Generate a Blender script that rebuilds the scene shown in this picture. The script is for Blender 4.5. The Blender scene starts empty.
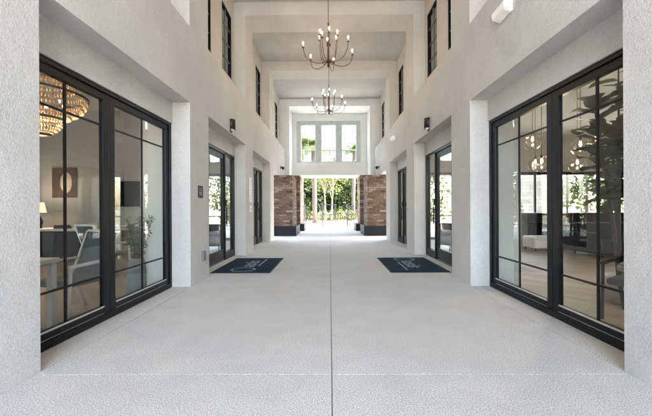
import bpy, bmesh, math, random
from mathutils import Vector, Matrix
R = math.radians
random.seed(7)
scn = bpy.context.scene
COL = scn.collection

# ------------------------------------------------------------------ materials
def mat(name):
    m = bpy.data.materials.new(name); m.use_nodes = True
    nt = m.node_tree; nt.nodes.clear()
    out = nt.nodes.new('ShaderNodeOutputMaterial')
    b = nt.nodes.new('ShaderNodeBsdfPrincipled')
    nt.links.new(b.outputs[0], out.inputs[0])
    return m, nt, b, out
def N(nt, t, **kw):
    n = nt.nodes.new(t)
    for k, v in kw.items():
        if k in n.inputs: n.inputs[k].default_value = v
        else: setattr(n, k, v)
    return n
def ramp(nt, src, stops):
    r = nt.nodes.new('ShaderNodeValToRGB')
    e = r.color_ramp.elements
    while len(e) < len(stops): e.new(0.5)
    for i, (p, c) in enumerate(stops):
        e[i].position = p; e[i].color = (c[0], c[1], c[2], 1)
    nt.links.new(src, r.inputs[0]); return r
def simple(name, col, rough=0.5, metal=0.0, var=0.12, scale=6.0, bump=0.0, bscale=60.0, spec=0.5):
    m, nt, b, out = mat(name)
    tc = N(nt, 'ShaderNodeTexCoord')
    n = N(nt, 'ShaderNodeTexNoise', Scale=scale, Detail=5.0)
    nt.links.new(tc.outputs['Object'], n.inputs['Vector'])
    lo = [c*(1-var) for c in col]; hi = [min(1, c*(1+var)) for c in col]
    r = ramp(nt, n.outputs[0], [(0.3, lo), (0.7, hi)])
    nt.links.new(r.outputs[0], b.inputs['Base Color'])
    b.inputs['Roughness'].default_value = rough
    b.inputs['Metallic'].default_value = metal
    b.inputs['Specular IOR Level'].default_value = spec
    if bump:
        n2 = N(nt, 'ShaderNodeTexNoise', Scale=bscale, Detail=4.0)
        nt.links.new(tc.outputs['Object'], n2.inputs['Vector'])
        bp = N(nt, 'ShaderNodeBump', Strength=1.0, Distance=bump)
        nt.links.new(n2.outputs[0], bp.inputs['Height'])
        nt.links.new(bp.outputs[0], b.inputs['Normal'])
    return m
def emis(name, col, strength):
    m, nt, b, out = mat(name)
    b.inputs['Base Color'].default_value = (*col, 1)
    b.inputs['Emission Color'].default_value = (*col, 1)
    b.inputs['Emission Strength'].default_value = strength
    return m
def stucco(name, col, k=1.0):
    m, nt, b, out = mat(name)
    tc = N(nt, 'ShaderNodeTexCoord')
    big = N(nt, 'ShaderNodeTexNoise', Scale=0.9, Detail=4.0, Roughness=0.6)
    mid = N(nt, 'ShaderNodeTexNoise', Scale=40.0, Detail=3.0, Roughness=0.65)
    for n in (big, mid): nt.links.new(tc.outputs['Object'], n.inputs['Vector'])
    r1 = ramp(nt, big.outputs[0], [(0.3, [c*0.895 for c in col]), (0.72, [c*1.06 for c in col])])
    r2 = ramp(nt, mid.outputs[0], [(0.32, (0.86,)*3), (0.68, (1.0,)*3)])
    mx = N(nt, 'ShaderNodeMixRGB', blend_type='MULTIPLY'); mx.inputs[0].default_value = 1
    nt.links.new(r1.outputs[0], mx.inputs[1]); nt.links.new(r2.outputs[0], mx.inputs[2])
    nt.links.new(mx.outputs[0], b.inputs['Base Color'])
    b.inputs['Roughness'].default_value = 0.9; b.inputs['Specular IOR Level'].default_value = 0.2
    hn = N(nt, 'ShaderNodeTexNoise', Scale=70.0, Detail=2.0, Roughness=0.7); hn.inputs['Distortion'].default_value = 0.4
    pn = N(nt, 'ShaderNodeTexNoise', Scale=7.0, Detail=1.0)
    for n in (hn, pn): nt.links.new(tc.outputs['Object'], n.inputs['Vector'])
    ad = N(nt, 'ShaderNodeMath', operation='MULTIPLY_ADD'); ad.inputs[1].default_value = 1.4
    nt.links.new(pn.outputs[0], ad.inputs[0]); nt.links.new(hn.outputs[0], ad.inputs[2])
    bp = N(nt, 'ShaderNodeBump', Strength=0.8, Distance=0.0085*k)
    nt.links.new(ad.outputs[0], bp.inputs['Height'])
    nt.links.new(bp.outputs[0], b.inputs['Normal'])
    return m
def concrete(name, col, speck=1.0):
    m, nt, b, out = mat(name)
    tc = N(nt, 'ShaderNodeTexCoord')
    big = N(nt, 'ShaderNodeTexNoise', Scale=0.7, Detail=5.0, Roughness=0.62)
    sp = N(nt, 'ShaderNodeTexNoise', Scale=125.0, Detail=2.0, Roughness=0.85)
    pit = N(nt, 'ShaderNodeTexVoronoi', Scale=95.0)
    st = N(nt, 'ShaderNodeTexNoise', Scale=3.3, Detail=4.0)
    for n in (big, sp, pit, st): nt.links.new(tc.outputs['Object'], n.inputs['Vector'])
    r1 = ramp(nt, big.outputs[0], [(0.32, [c*0.92 for c in col]), (0.7, [c*1.05 for c in col])])
    r2 = ramp(nt, sp.outputs[0], [(0.38, (0.42,)*3), (0.5, (0.88,)*3), (0.62, (1.16,)*3)])
    r3 = ramp(nt, pit.outputs['Distance'], [(0.06, (0.55,)*3), (0.26, (1.0,)*3)])
    r4 = ramp(nt, st.outputs[0], [(0.33, (0.94,)*3), (0.6, (1.0,)*3)])
    cur = r1.outputs[0]
    for r in (r2, r3, r4):
        mx = N(nt, 'ShaderNodeMixRGB', blend_type='MULTIPLY'); mx.inputs[0].default_value = speck
        nt.links.new(cur, mx.inputs[1]); nt.links.new(r.outputs[0], mx.inputs[2]); cur = mx.outputs[0]
    nt.links.new(cur, b.inputs['Base Color'])
    b.inputs['Roughness'].default_value = 0.72; b.inputs['Specular IOR Level'].default_value = 0.35
    bp = N(nt, 'ShaderNodeBump', Strength=0.2, Distance=0.001)
    nt.links.new(sp.outputs[0], bp.inputs['Height']); nt.links.new(bp.outputs[0], b.inputs['Normal'])
    return m
def brick(name, cols, mortar, w, h, ms=0.008, bump=0.02):
    m, nt, b, out = mat(name)
    tc = N(nt, 'ShaderNodeTexCoord'); sx = N(nt, 'ShaderNodeSeparateXYZ')
    nt.links.new(tc.outputs['Object'], sx.inputs[0])
    ad = N(nt, 'ShaderNodeMath', operation='ADD'); cb = N(nt, 'ShaderNodeCombineXYZ')
    nt.links.new(sx.outputs[0], ad.inputs[0]); nt.links.new(sx.outputs[1], ad.inputs[1])
    nt.links.new(ad.outputs[0], cb.inputs[0]); nt.links.new(sx.outputs[2], cb.inputs[1])
    br = N(nt, 'ShaderNodeTexBrick'); br.offset = 0.5
    br.inputs['Scale'].default_value = 1.0; br.inputs['Mortar Size'].default_value = ms
    br.inputs['Brick Width'].default_value = w; br.inputs['Row Height'].default_value = h
    br.inputs['Color1'].default_value = (0, 0, 0, 1); br.inputs['Color2'].default_value = (1, 1, 1, 1)
    br.inputs['Mortar'].default_value = (0.5, 0.5, 0.5, 1)
    nt.links.new(cb.outputs[0], br.inputs['Vector'])
    k = len(cols); r = ramp(nt, br.outputs['Color'], [(i/max(1, k-1), c) for i, c in enumerate(cols)])
    mx = N(nt, 'ShaderNodeMixRGB'); nt.links.new(br.outputs['Fac'], mx.inputs[0])
    nt.links.new(r.outputs[0], mx.inputs[1]); mx.inputs[2].default_value = (*mortar, 1)
    ns = N(nt, 'ShaderNodeTexNoise', Scale=22.0, Detail=5.0); nt.links.new(tc.outputs['Object'], ns.inputs['Vector'])
    r2 = ramp(nt, ns.outputs[0], [(0.3, (0.6,)*3), (0.7, (1.15,)*3)])
    mm = N(nt, 'ShaderNodeMixRGB', blend_type='MULTIPLY'); mm.inputs[0].default_value = 1
    nt.links.new(mx.outputs[0], mm.inputs[1]); nt.links.new(r2.outputs[0], mm.inputs[2])
    nt.links.new(mm.outputs[0], b.inputs['Base Color']); b.inputs['Roughness'].default_value = 0.9
    sb = N(nt, 'ShaderNodeMath', operation='SUBTRACT'); nt.links.new(ns.outputs[0], sb.inputs[0]); nt.links.new(br.outputs['Fac'], sb.inputs[1])
    bp = N(nt, 'ShaderNodeBump', Strength=1.0, Distance=bump); nt.links.new(sb.outputs[0], bp.inputs['Height'])
    nt.links.new(bp.outputs[0], b.inputs['Normal'])
    return m
def glass(name, tint=(0.93, 0.96, 0.95), refl=1.0, rough=0.0):
    m, nt, b, out = mat(name); nt.nodes.remove(b)
    tr = N(nt, 'ShaderNodeBsdfTransparent'); tr.inputs[0].default_value = (*tint, 1)
    gl = N(nt, 'ShaderNodeBsdfGlossy'); gl.inputs['Roughness'].default_value = rough
    ge = N(nt, 'ShaderNodeNewGeometry'); dt = N(nt, 'ShaderNodeVectorMath', operation='DOT_PRODUCT')
    nt.links.new(ge.outputs['Normal'], dt.inputs[0]); nt.links.new(ge.outputs['Incoming'], dt.inputs[1])
    ab = N(nt, 'ShaderNodeMath', operation='ABSOLUTE'); nt.links.new(dt.outputs['Value'], ab.inputs[0])
    iv = N(nt, 'ShaderNodeMath', operation='SUBTRACT'); iv.inputs[0].default_value = 1.0; nt.links.new(ab.outputs[0], iv.inputs[1])
    pw = N(nt, 'ShaderNodeMath', operation='POWER'); pw.inputs[1].default_value = 5.0; nt.links.new(iv.outputs[0], pw.inputs[0])
    fr = N(nt, 'ShaderNodeMath', operation='MULTIPLY_ADD'); fr.inputs[1].default_value = 0.94; fr.inputs[2].default_value = 0.06
    nt.links.new(pw.outputs[0], fr.inputs[0])
    # a real pane is not perfectly flat
    tc = N(nt, 'ShaderNodeTexCoord'); n = N(nt, 'ShaderNodeTexNoise', Scale=1.3, Detail=1.0)
    nt.links.new(tc.outputs['Object'], n.inputs['Vector'])
    bp = N(nt, 'ShaderNodeBump', Strength=0.25, Distance=0.01); nt.links.new(n.outputs[0], bp.inputs['Height'])
    nt.links.new(bp.outputs[0], gl.inputs['Normal'])
    ml = N(nt, 'ShaderNodeMath', operation='MULTIPLY'); ml.inputs[1].default_value = refl
    nt.links.new(fr.outputs[0], ml.inputs[0])
    mx = N(nt, 'ShaderNodeMixShader'); nt.links.new(ml.outputs[0], mx.inputs[0])
    nt.links.new(tr.outputs[0], mx.inputs[1]); nt.links.new(gl.outputs[0], mx.inputs[2])
    nt.links.new(mx.outputs[0], out.inputs[0])
    return m
def leafmat(name, c1, c2, trans=0.35):
    m, nt, b, out = mat(name)
    gi = N(nt, 'ShaderNodeTexCoord'); n = N(nt, 'ShaderNodeTexNoise', Scale=2.2, Detail=6.0, Roughness=0.8)
    nt.links.new(gi.outputs['Object'], n.inputs['Vector'])
    r = ramp(nt, n.outputs[0], [(0.32, c1), (0.68, c2)])
    nt.links.new(r.outputs[0], b.inputs['Base Color']); b.inputs['Roughness'].default_value = 0.6
    tl = N(nt, 'ShaderNodeBsdfTranslucent'); nt.links.new(r.outputs[0], tl.inputs[0])
    mx = N(nt, 'ShaderNodeMixShader'); mx.inputs[0].default_value = trans
    nt.links.new(b.outputs[0], mx.inputs[1]); nt.links.new(tl.outputs[0], mx.inputs[2]); nt.links.new(mx.outputs[0], out.inputs[0])
    return m
def woodfloor(name):
    m, nt, b, out = mat(name)
    tc = N(nt, 'ShaderNodeTexCoord'); mp = N(nt, 'ShaderNodeMapping'); mp.inputs['Rotation'].default_value = (0, 0, R(45))
    nt.links.new(tc.outputs['Object'], mp.inputs[0])
    br = N(nt, 'ShaderNodeTexBrick'); br.inputs['Scale'].default_value = 1.0
    br.inputs['Brick Width'].default_value = 0.9; br.inputs['Row Height'].default_value = 0.14; br.inputs['Mortar Size'].default_value = 0.002
    br.inputs['Color1'].default_value = (0.27, 0.175, 0.115, 1); br.inputs['Color2'].default_value = (0.42, 0.295, 0.205, 1)
    br.inputs['Mortar'].default_value = (0.1, 0.06, 0.04, 1)
    nt.links.new(mp.outputs[0], br.inputs['Vector'])
    mp2 = N(nt, 'ShaderNodeMapping'); mp2.inputs['Rotation'].default_value = (0, 0, R(45)); mp2.inputs['Scale'].default_value = (1.5, 22, 1)
    nt.links.new(tc.outputs['Object'], mp2.inputs[0])
    ns = N(nt, 'ShaderNodeTexNoise', Scale=2.0, Detail=6.0); nt.links.new(mp2.outputs[0], ns.inputs['Vector'])
    r2 = ramp(nt, ns.outputs[0], [(0.3, (0.75,)*3), (0.7, (1.12,)*3)])
    mm = N(nt, 'ShaderNodeMixRGB', blend_type='MULTIPLY'); mm.inputs[0].default_value = 1
    nt.links.new(br.outputs['Color'], mm.inputs[1]); nt.links.new(r2.outputs[0], mm.inputs[2])
    nt.links.new(mm.outputs[0], b.inputs['Base Color']); b.inputs['Roughness'].default_value = 0.38
    return m

M = dict(
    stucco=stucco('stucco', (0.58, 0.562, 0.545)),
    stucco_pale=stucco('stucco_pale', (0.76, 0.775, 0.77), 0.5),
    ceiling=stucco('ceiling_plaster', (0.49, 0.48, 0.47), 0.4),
    tan=stucco('stucco_tan', (0.57, 0.54, 0.51), 0.6),
    floor=concrete('floor_concrete', (0.665, 0.64, 0.605)),
    plaza=concrete('plaza_concrete', (0.24, 0.243, 0.24), 0.6),
    brick=brick('brick', [(0.06, 0.04, 0.032), (0.15, 0.075, 0.05), (0.22, 0.125, 0.08), (0.11, 0.07, 0.055), (0.38, 0.29, 0.22), (0.09, 0.055, 0.042), (0.25, 0.14, 0.09), (0.16, 0.10, 0.075)], (0.13, 0.11, 0.095), 0.34, 0.092),
    stone=brick('pale_stone', [(0.32, 0.31, 0.29), (0.5, 0.49, 0.46), (0.4, 0.38, 0.35), (0.6, 0.58, 0.55)], (0.3, 0.29, 0.27), 0.5, 0.22),
    frame=simple('dark_frame', (0.0042, 0.005, 0.007), 0.4, 0.0, 0.15, 3, 0.0, spec=0.3),
    plinth=simple('dark_plinth', (0.010, 0.011, 0.016), 0.6, 0, 0.2, 8, 0.001, 80, spec=0.3),
    greyframe=simple('grey_window_wall', (0.42, 0.465, 0.48), 0.5),
    glass=glass('glass', (0.86, 0.88, 0.875), 1.15), clear=glass('bulb_glass', (0.97, 0.95, 0.92), 1.3),
    glassdark=glass('upper_glass', (0.80, 0.86, 0.83), 1.6),
    blind=simple('window_shade', (0.20, 0.24, 0.215), 0.8, 0, 0.1, 3),
    alu=simple('aluminium', (0.55, 0.56, 0.56), 0.4, 0.6),
    bronze=simple('dark_bronze', (0.02, 0.016, 0.013), 0.45, 0.4),
    copper=simple('aged_copper', (0.10, 0.055, 0.04), 0.45, 0.6),
    candle=simple('candle_sleeve', (0.45, 0.36, 0.27), 0.6),
    bulb=emis('bulb_light', (1.0, 0.80, 0.58), 14),
    amberbulb=emis('amber_bulb', (1.0, 0.66, 0.36), 5),
    crystal=emis('lit_crystal', (0.34, 0.21, 0.12), 0.018),
    shade=emis('lamp_shade_lit', (1.0, 0.82, 0.6), 0.05),
    ledlens=simple('white_lens', (0.85, 0.85, 0.83), 0.3),
    white=simple('white_plastic', (0.80, 0.80, 0.78), 0.45, 0, 0.04),
    greyplastic=simple('grey_plastic', (0.15, 0.153, 0.157), 0.5),
    black=simple('black_metal', (0.005, 0.005, 0.006), 0.4, spec=0.35),
    mat=simple('mat_carpet', (0.018, 0.034, 0.055), 0.98, 0, 0.5, 45, 0.006, 200, spec=0.1),
    matline=simple('mat_print', (0.22, 0.27, 0.31), 0.95, 0, 0.5, 45, 0.006, 200),
    rubber=simple('rubber_edge', (0.012, 0.016, 0.02), 0.7),
    wood=woodfloor('oak_floor'),
    inwall=simple('tan_plaster', (0.50, 0.50, 0.49), 0.85, 0, 0.04, 2, 0.0008, 150),
    inwallr=simple('warm_plaster', (0.58, 0.52, 0.46), 0.85, 0, 0.04, 2, 0.0008, 150),
    inwhite=simple('white_plaster', (0.78, 0.79, 0.76), 0.8, 0, 0.03, 2),
    screen=simple('screen', (0.01, 0.011, 0.018), 0.12, 0, 0.02, 1),
    navy=simple('navy_panel', (0.006, 0.007, 0.011), 0.5, 0, 0.3, 4),
    art=simple('art_brown', (0.10, 0.055, 0.035), 0.7, 0, 0.4, 5),
    artpale=simple('art_pale', (0.62, 0.57, 0.5), 0.8, 0, 0.1, 9),
    fabric=simple('grey_fabric', (0.13, 0.14, 0.155), 0.95, 0, 0.15, 40, 0.001, 300),
    pattern=brick('patterned_fabric', [(0.02, 0.02, 0.02), (0.7, 0.68, 0.64), (0.05, 0.05, 0.05), (0.8, 0.78, 0.74)], (0.75, 0.73, 0.7), 0.05, 0.04, 0.006, 0.0),
    oak=simple('oak_board', (0.28, 0.16, 0.09), 0.5, 0, 0.3, 12),
    ceramic=simple('grey_ceramic', (0.26, 0.27, 0.28), 0.3),
    leaf=leafmat('broad_leaf', (0.014, 0.028, 0.007), (0.062, 0.088, 0.015)),
    leafy=leafmat('bright_leaf', (0.03, 0.05, 0.009), (0.10, 0.115, 0.024)),
    leafd=leafmat('fig_leaf', (0.006, 0.022, 0.004), (0.02, 0.055, 0.010), 0.15),
    sage=leafmat('olive_leaf', (0.10, 0.13, 0.08), (0.28, 0.32, 0.22), 0.2),
    palm=leafmat('palm_leaf', (0.03, 0.055, 0.012), (0.10, 0.14, 0.035)),
    bark=simple('bark', (0.085, 0.06, 0.05), 0.95, 0, 0.3, 9, 0.02, 14),
    palebark=simple('pale_bark', (0.15, 0.125, 0.075), 0.9, 0, 0.25, 7, 0.01, 14),
    gate=simple('gate_metal', (0.028, 0.034, 0.038), 0.5, 0.2),
    siding=simple('pale_siding', (0.62, 0.64, 0.66), 0.8),
    roof=simple('roof_shingle', (0.18, 0.19, 0.20), 0.9, 0, 0.3, 20),
    soil=simple('garden_soil', (0.20, 0.17, 0.11), 1.0, 0, 0.4, 3),
)

# ------------------------------------------------------------------ mesh helpers
class B:
    def __init__(s): s.bm = bmesh.new()
    def box(s, x0, x1, y0, y1, z0, z1, bevel=0):
        x0, x1 = sorted((x0, x1)); y0, y1 = sorted((y0, y1)); z0, z1 = sorted((z0, z1))
        t = bmesh.new(); bmesh.ops.create_cube(t, size=1)
        for v in t.verts:
            v.co = Vector(((x0+x1)/2+v.co.x*(x1-x0), (y0+y1)/2+v.co.y*(y1-y0), (z0+z1)/2+v.co.z*(z1-z0)))
        if bevel:
            bmesh.ops.bevel(t, geom=list(t.edges), offset=bevel, segments=2, affect='EDGES', profile=0.5)
        return s.add(t)
    def add(s, t, mtx=None):
        if mtx: bmesh.ops.transform(t, matrix=mtx, verts=t.verts)
        me = bpy.data.meshes.new('tmp'); t.to_mesh(me); t.free(); s.bm.from_mesh(me); bpy.data.meshes.remove(me); return s
    def tube(s, pts, rads, seg=10, cap=True):
        pts = [Vector(p) for p in pts]
        if not hasattr(rads, '__len__'): rads = [rads]*len(pts)
        rings = []; up = None
        for i, p in enumerate(pts):
            d = (pts[min(i+1, len(pts)-1)]-pts[max(i-1, 0)]).normalized()
            if up is None:
                up = Vector((0, 0, 1)) if abs(d.z) < 0.9 else Vector((1, 0, 0))
            a = d.cross(up)
            if a.length < 1e-5: a = d.orthogonal()
            a.normalize(); b = a.cross(d).normalized(); up = b
            rings.append([s.bm.verts.new(p+(a*math.cos(q)+b*math.sin(q))*rads[i]) for q in [2*math.pi*k/seg for k in range(seg)]])
        for i in range(len(rings)-1):
            for k in range(seg):
                f = s.bm.faces.new((rings[i][k], rings[i][(k+1) % seg], rings[i+1][(k+1) % seg], rings[i+1][k])); f.smooth = True
        if cap:
            s.bm.faces.new(rings[0][::-1]); s.bm.faces.new(rings[-1])
        return s
    def lathe(s, prof, c=(0, 0, 0), seg=24, ax='z', a0=0, a1=2*math.pi):
        c = Vector(c); full = abs(a1-a0-2*math.pi) < 1e-4; n = seg if full else seg+1
        rings = []
        for r, h in prof:
            rings.append([s.bm.verts.new(c+Vector((r*math.cos(a0+(a1-a0)*k/seg), r*math.sin(a0+(a1-a0)*k/seg), h))) for k in range(n)])
        for i in range(len(rings)-1):
            for k in range(seg):
                f = s.bm.faces.new((rings[i][k], rings[i][(k+1) % n], rings[i+1][(k+1) % n], rings[i+1][k])); f.smooth = True
        return s
    def sphere(s, c, r, sub=2, sc=(1, 1, 1), jit=0):
        t = bmesh.new(); bmesh.ops.create_icosphere(t, subdivisions=sub, radius=r)
        for v in t.verts:
            v.co = Vector((v.co.x*sc[0], v.co.y*sc[1], v.co.z*sc[2]))*(1+random.uniform(-jit, jit))+Vector(c)
        for f in t.faces: f.smooth = True
        return s.add(t)
    def poly(s, pts):
        s.bm.faces.new([s.bm.verts.new(p) for p in pts]); return s
    def prism(s, pts, off):
        """closed outline pts extruded by vector off"""
        a = [s.bm.verts.new(p) for p in pts]; b = [s.bm.verts.new(Vector(p)+Vector(off)) for p in pts]
        s.bm.faces.new(a); s.bm.faces.new(b[::-1]); n = len(pts)
        for i in range(n): s.bm.faces.new((a[i], b[i], b[(i+1) % n], a[(i+1) % n]))
        return s
    def build(s, name, m, parent=None, loc=None, rot=0, kind=None, label=None):
        me = bpy.data.meshes.new(name); 
        bmesh.ops.recalc_face_normals(s.bm, faces=s.bm.faces[:]) if len(s.bm.faces) < 3000 else None
        s.bm.to_mesh(me); s.bm.free(); me.materials.append(M[m] if isinstance(m, str) else m)
        o = bpy.data.objects.new(name, me); COL.objects.link(o)
        if parent: o.parent = parent
        if loc: o.location = loc
        o.rotation_euler.z = rot
        if kind: o['kind'] = kind
        if label: o['label'] = label
        return o
def tag(o, label, cat, group=None, kind=None):
    o['label'] = label; o['category'] = cat
    if group: o['group'] = group
    if kind: o['kind'] = kind
    return o
def thing(name, label, cat, loc=(0, 0, 0), rot=0, group=None):
    o = bpy.data.objects.new(name, None); COL.objects.link(o); o.location = loc; o.rotation_euler.z = rot
    o.empty_display_size = 0.2
    return tag(o, label, cat, group)
def copy_tree(o, parent=None):
    c = o.copy(); COL.objects.link(c); c.parent = parent
    for ch in list(o.children): copy_tree(ch, c)
    return c

# ------------------------------------------------------------------ key dimensions
FRONT = -4.6  # unseen stretch of passage behind the camera, added to dim the near end
W, G = 2.323, 2.634           # wall face, glass face
LEDGE, NT, GT, CEIL, BEAM = 4.33, 3.07, 2.72, 7.0, 6.63
PIERS = [(1.62, 2.45), (5.11, 5.89), (8.5, 9.33), (11.94, 12.72)]
NICHES = [(2.45, 5.11), (5.89, 8.5), (9.33, 11.94)]
UPB = [(2.45, 5.11), (5.89, 8.5), (9.33, 11.94), (12.72, 16.1)]

# ------------------------------------------------------------------ ground
B().box(-300, 300, -120, 500, -0.6, -0.016).build('ground', 'plaza', kind='structure')
fl = B()
xs = [-W-0.003, 0.008, W+0.003]; ys = [-6.5, 2.405, 8.43, 12.73, 17.9]
for i in range(2):
    for j in range(4):
        fl.box(xs[i]+0.003, xs[i+1]-0.003, ys[j]+0.0035, ys[j+1]-0.0035, -0.12, 0.0, 0.003)
for s in (-1, 1):
    for a, b in NICHES: fl.box(s*(W+0.005), s*2.9, a+0.002, b-0.002, -0.12, 0.0)
    fl.box(s*(W+0.005), s*7.0, 12.72, 17.9, -0.12, 0.0)
    fl.box(s*(W+0.005), s*7.0, -6.5, FRONT, -0.12, 0.0)
fl.build('passage_floor', 'floor', kind='structure')
B().box(-4.6, 4.6, 17.905, 23.0, -0.12, -0.004).box(-12, 12, 23.004, 30, -0.12, -0.008).build('plaza_paving', 'plaza', kind='structure')
B().box(-60, 60, 30.2, 80, -0.12, 0.03).build('garden_ground', 'soil', kind='structure')

# ------------------------------------------------------------------ wings
def pane_window(parent, s, x, y0, y1, z0, z1, fr=0.035, shade=True, nz=4, name='window'):
    """clerestory window in a wall whose face is |x|; frame set in the opening"""
    f = B(); d0, d1 = x-0.012, x+0.07
    f.box(s*d0, s*d1, y0, y0+fr, z0, z1).box(s*d0, s*d1, y1-fr, y1, z0, z1)
    f.box(s*d0, s*d1, y0+fr, y1-fr, z0, z0+fr).box(s*d0, s*d1, y0+fr, y1-fr, z1-fr, z1)
    o = f.build(name, 'frame', parent)
    mt = B(); ym = (y0+y1)/2
    mt.box(s*(d0+0.02), s*(d0+0.04), ym-0.008, ym+0.008, z0+fr, z1-fr)
    for k in range(1, nz):
        z = z0+(z1-z0)*k/nz; mt.box(s*(d0+0.022), s*(d0+0.038), y0+fr, ym-0.008, z-0.008, z+0.008).box(s*(d0+0.022), s*(d0+0.038), ym+0.008, y1-fr, z-0.008, z+0.008)
    mt.build('muntin', 'greyplastic', o)
    B().box(s*(d0+0.044), s*(d0+0.05), y0+fr, y1-fr, z0+fr, z1-fr).build('pane', 'glassdark', o)
    if shade: B().box(s*(x+0.10), s*(x+0.11), y0-0.02, y1+0.02, z0-0.02, z1+0.02).build('window_shade', 'blind', o)
    return o

def slider(parent, s, y0, y1):
    """two glazed panels with thin muntins in the first niche"""
    x0, x1 = G, G+0.11
    f = B(); j = 0.055
    f.box(s*x0, s*x1, y0, y0+j, 0, GT, 0.004).box(s*x0, s*x1, y1-j, y1, 0, GT, 0.004)
    f.box(s*x0, s*x1, y0+j, y1-j, GT-0.05, GT, 0.004).box(s*(x0-0.012), s*x1, y0+j, y1-j, 0.0, 0.075, 0.004)
    fo = f.build('window_frame', 'frame', parent)
    mid = 3.69; xx0, xx1 = G+0.02, G+0.075
    for a, b in ((y0+j+0.003, mid-0.003), (mid+0.003, y1-j-0.003)):
        st = 0.095; z0, z1 = 0.078, GT-0.053
        q = B()
        q.box(s*xx0, s*xx1, a, a+st, z0, z1, 0.006).box(s*xx0, s*xx1, b-st, b, z0, z1, 0.006)
        q.box(s*xx0, s*xx1, a+st, b-st, z0, z0+0.085, 0.004).box(s*xx0, s*xx1, a+st, b-st, z1-0.085, z1, 0.004)
        w = q.build('glazed_panel', 'frame', parent)
        c = (a+b)/2; mm = B(); m0, m1 = xx0+0.018, xx1-0.018
        mm.box(s*m0, s*m1, c-0.011, c+0.011, z0+0.085, z1-0.085)
        for z in (0.515, 2.285):
            mm.box(s*(m0+0.002), s*(m1-0.002), a+st, c-0.011, z-0.011, z+0.011).box(s*(m0+0.002), s*(m1-0.002), c+0.011, b-st, z-0.011, z+0.011)
        mm.build('muntin', 'frame', w)
        B().box(s*(xx0+0.024), s*(xx0+0.028), a+st, b-st, z0+0.085, z1-0.085).build('pane', 'glass', w)
        B().box(s*(xx0-0.006), s*(xx0-0.0005), a+st, b-st, z0+0.072, z0+0.09).box(s*(xx0-0.006), s*(xx0-0.0005), a+st, b-st, z0+0.003, z0+0.007).build('glazing_bead', 'alu', w)
    return fo

def door_unit(parent, s, y0, y1):
    c = (y0+y1)/2; x0, x1 = G, G+0.12; d0, d1 = c-0.52, c+0.52
    f = B(); j = 0.06
    f.box(s*x0, s*x1, y0, y0+j, 0, GT, 0.004).box(s*x0, s*x1, y1-j, y1, 0, GT, 0.004)
    f.box(s*x0, s*x1, y0+j, y1-j, GT-0.06, GT, 0.004)
    f.box(s*x0, s*x1, d0-0.06, d0, 0, GT-0.06, 0.004).box(s*x0, s*x1, d1, d1+0.06, 0, GT-0.06, 0.004)
    f.box(s*x0, s*x1, y0+j, d0-0.06, 0, 0.20, 0.004).box(s*x0, s*x1, d1+0.06, y1-j, 0, 0.20, 0.004)
    fo = f.build('entrance_frame', 'frame', parent)
    for a, b in ((y0+j, d0-0.06), (d1+0.06, y1-j)):
        B().box(s*(G+0.05), s*(G+0.056), a, b, 0.20, GT-0.06).build('sidelight_pane', 'glass', fo)
    B().box(s*(x0-0.05), s*(x1), y0+j, y1-j, -0.02, 0.014, 0.003).build('threshold', 'alu', fo)
    q = B(); a0, a1 = G+0.03, G+0.08; u, v = d0+0.004, d1-0.004
    q.box(s*a0, s*a1, u, u+0.10, 0.02, GT-0.065, 0.005).box(s*a0, s*a1, v-0.10, v, 0.02, GT-0.065, 0.005)
    q.box(s*a0, s*a1, u+0.1, v-0.1, 0.02, 0.29, 0.004).box(s*a0, s*a1, u+0.1, v-0.1, GT-0.20, GT-0.065, 0.004)
    lf = q.build('door', 'frame', parent)
    B().box(s*(a0+0.022), s*(a0+0.028), u+0.1, v-0.1, 0.29, GT-0.20).build('pane', 'glass', lf)
    h = B(); yh = v-0.05
    h.tube([(s*(a0-0.09), yh, 0.88), (s*(a0-0.09), yh, 1.32)], 0.016, 10)
    for z in (0.95, 1.25): h.tube([(s*a0, yh, z), (s*(a0-0.09), yh, z)], 0.011, 8)
    h.build('door_handle', 'black', lf)
    B().box(s*(x0-0.03), s*(x0-0.001), d1+0.01, d1+0.055, 1.36, 1.52, 0.006).build('card_reader', 'black', fo)

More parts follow.
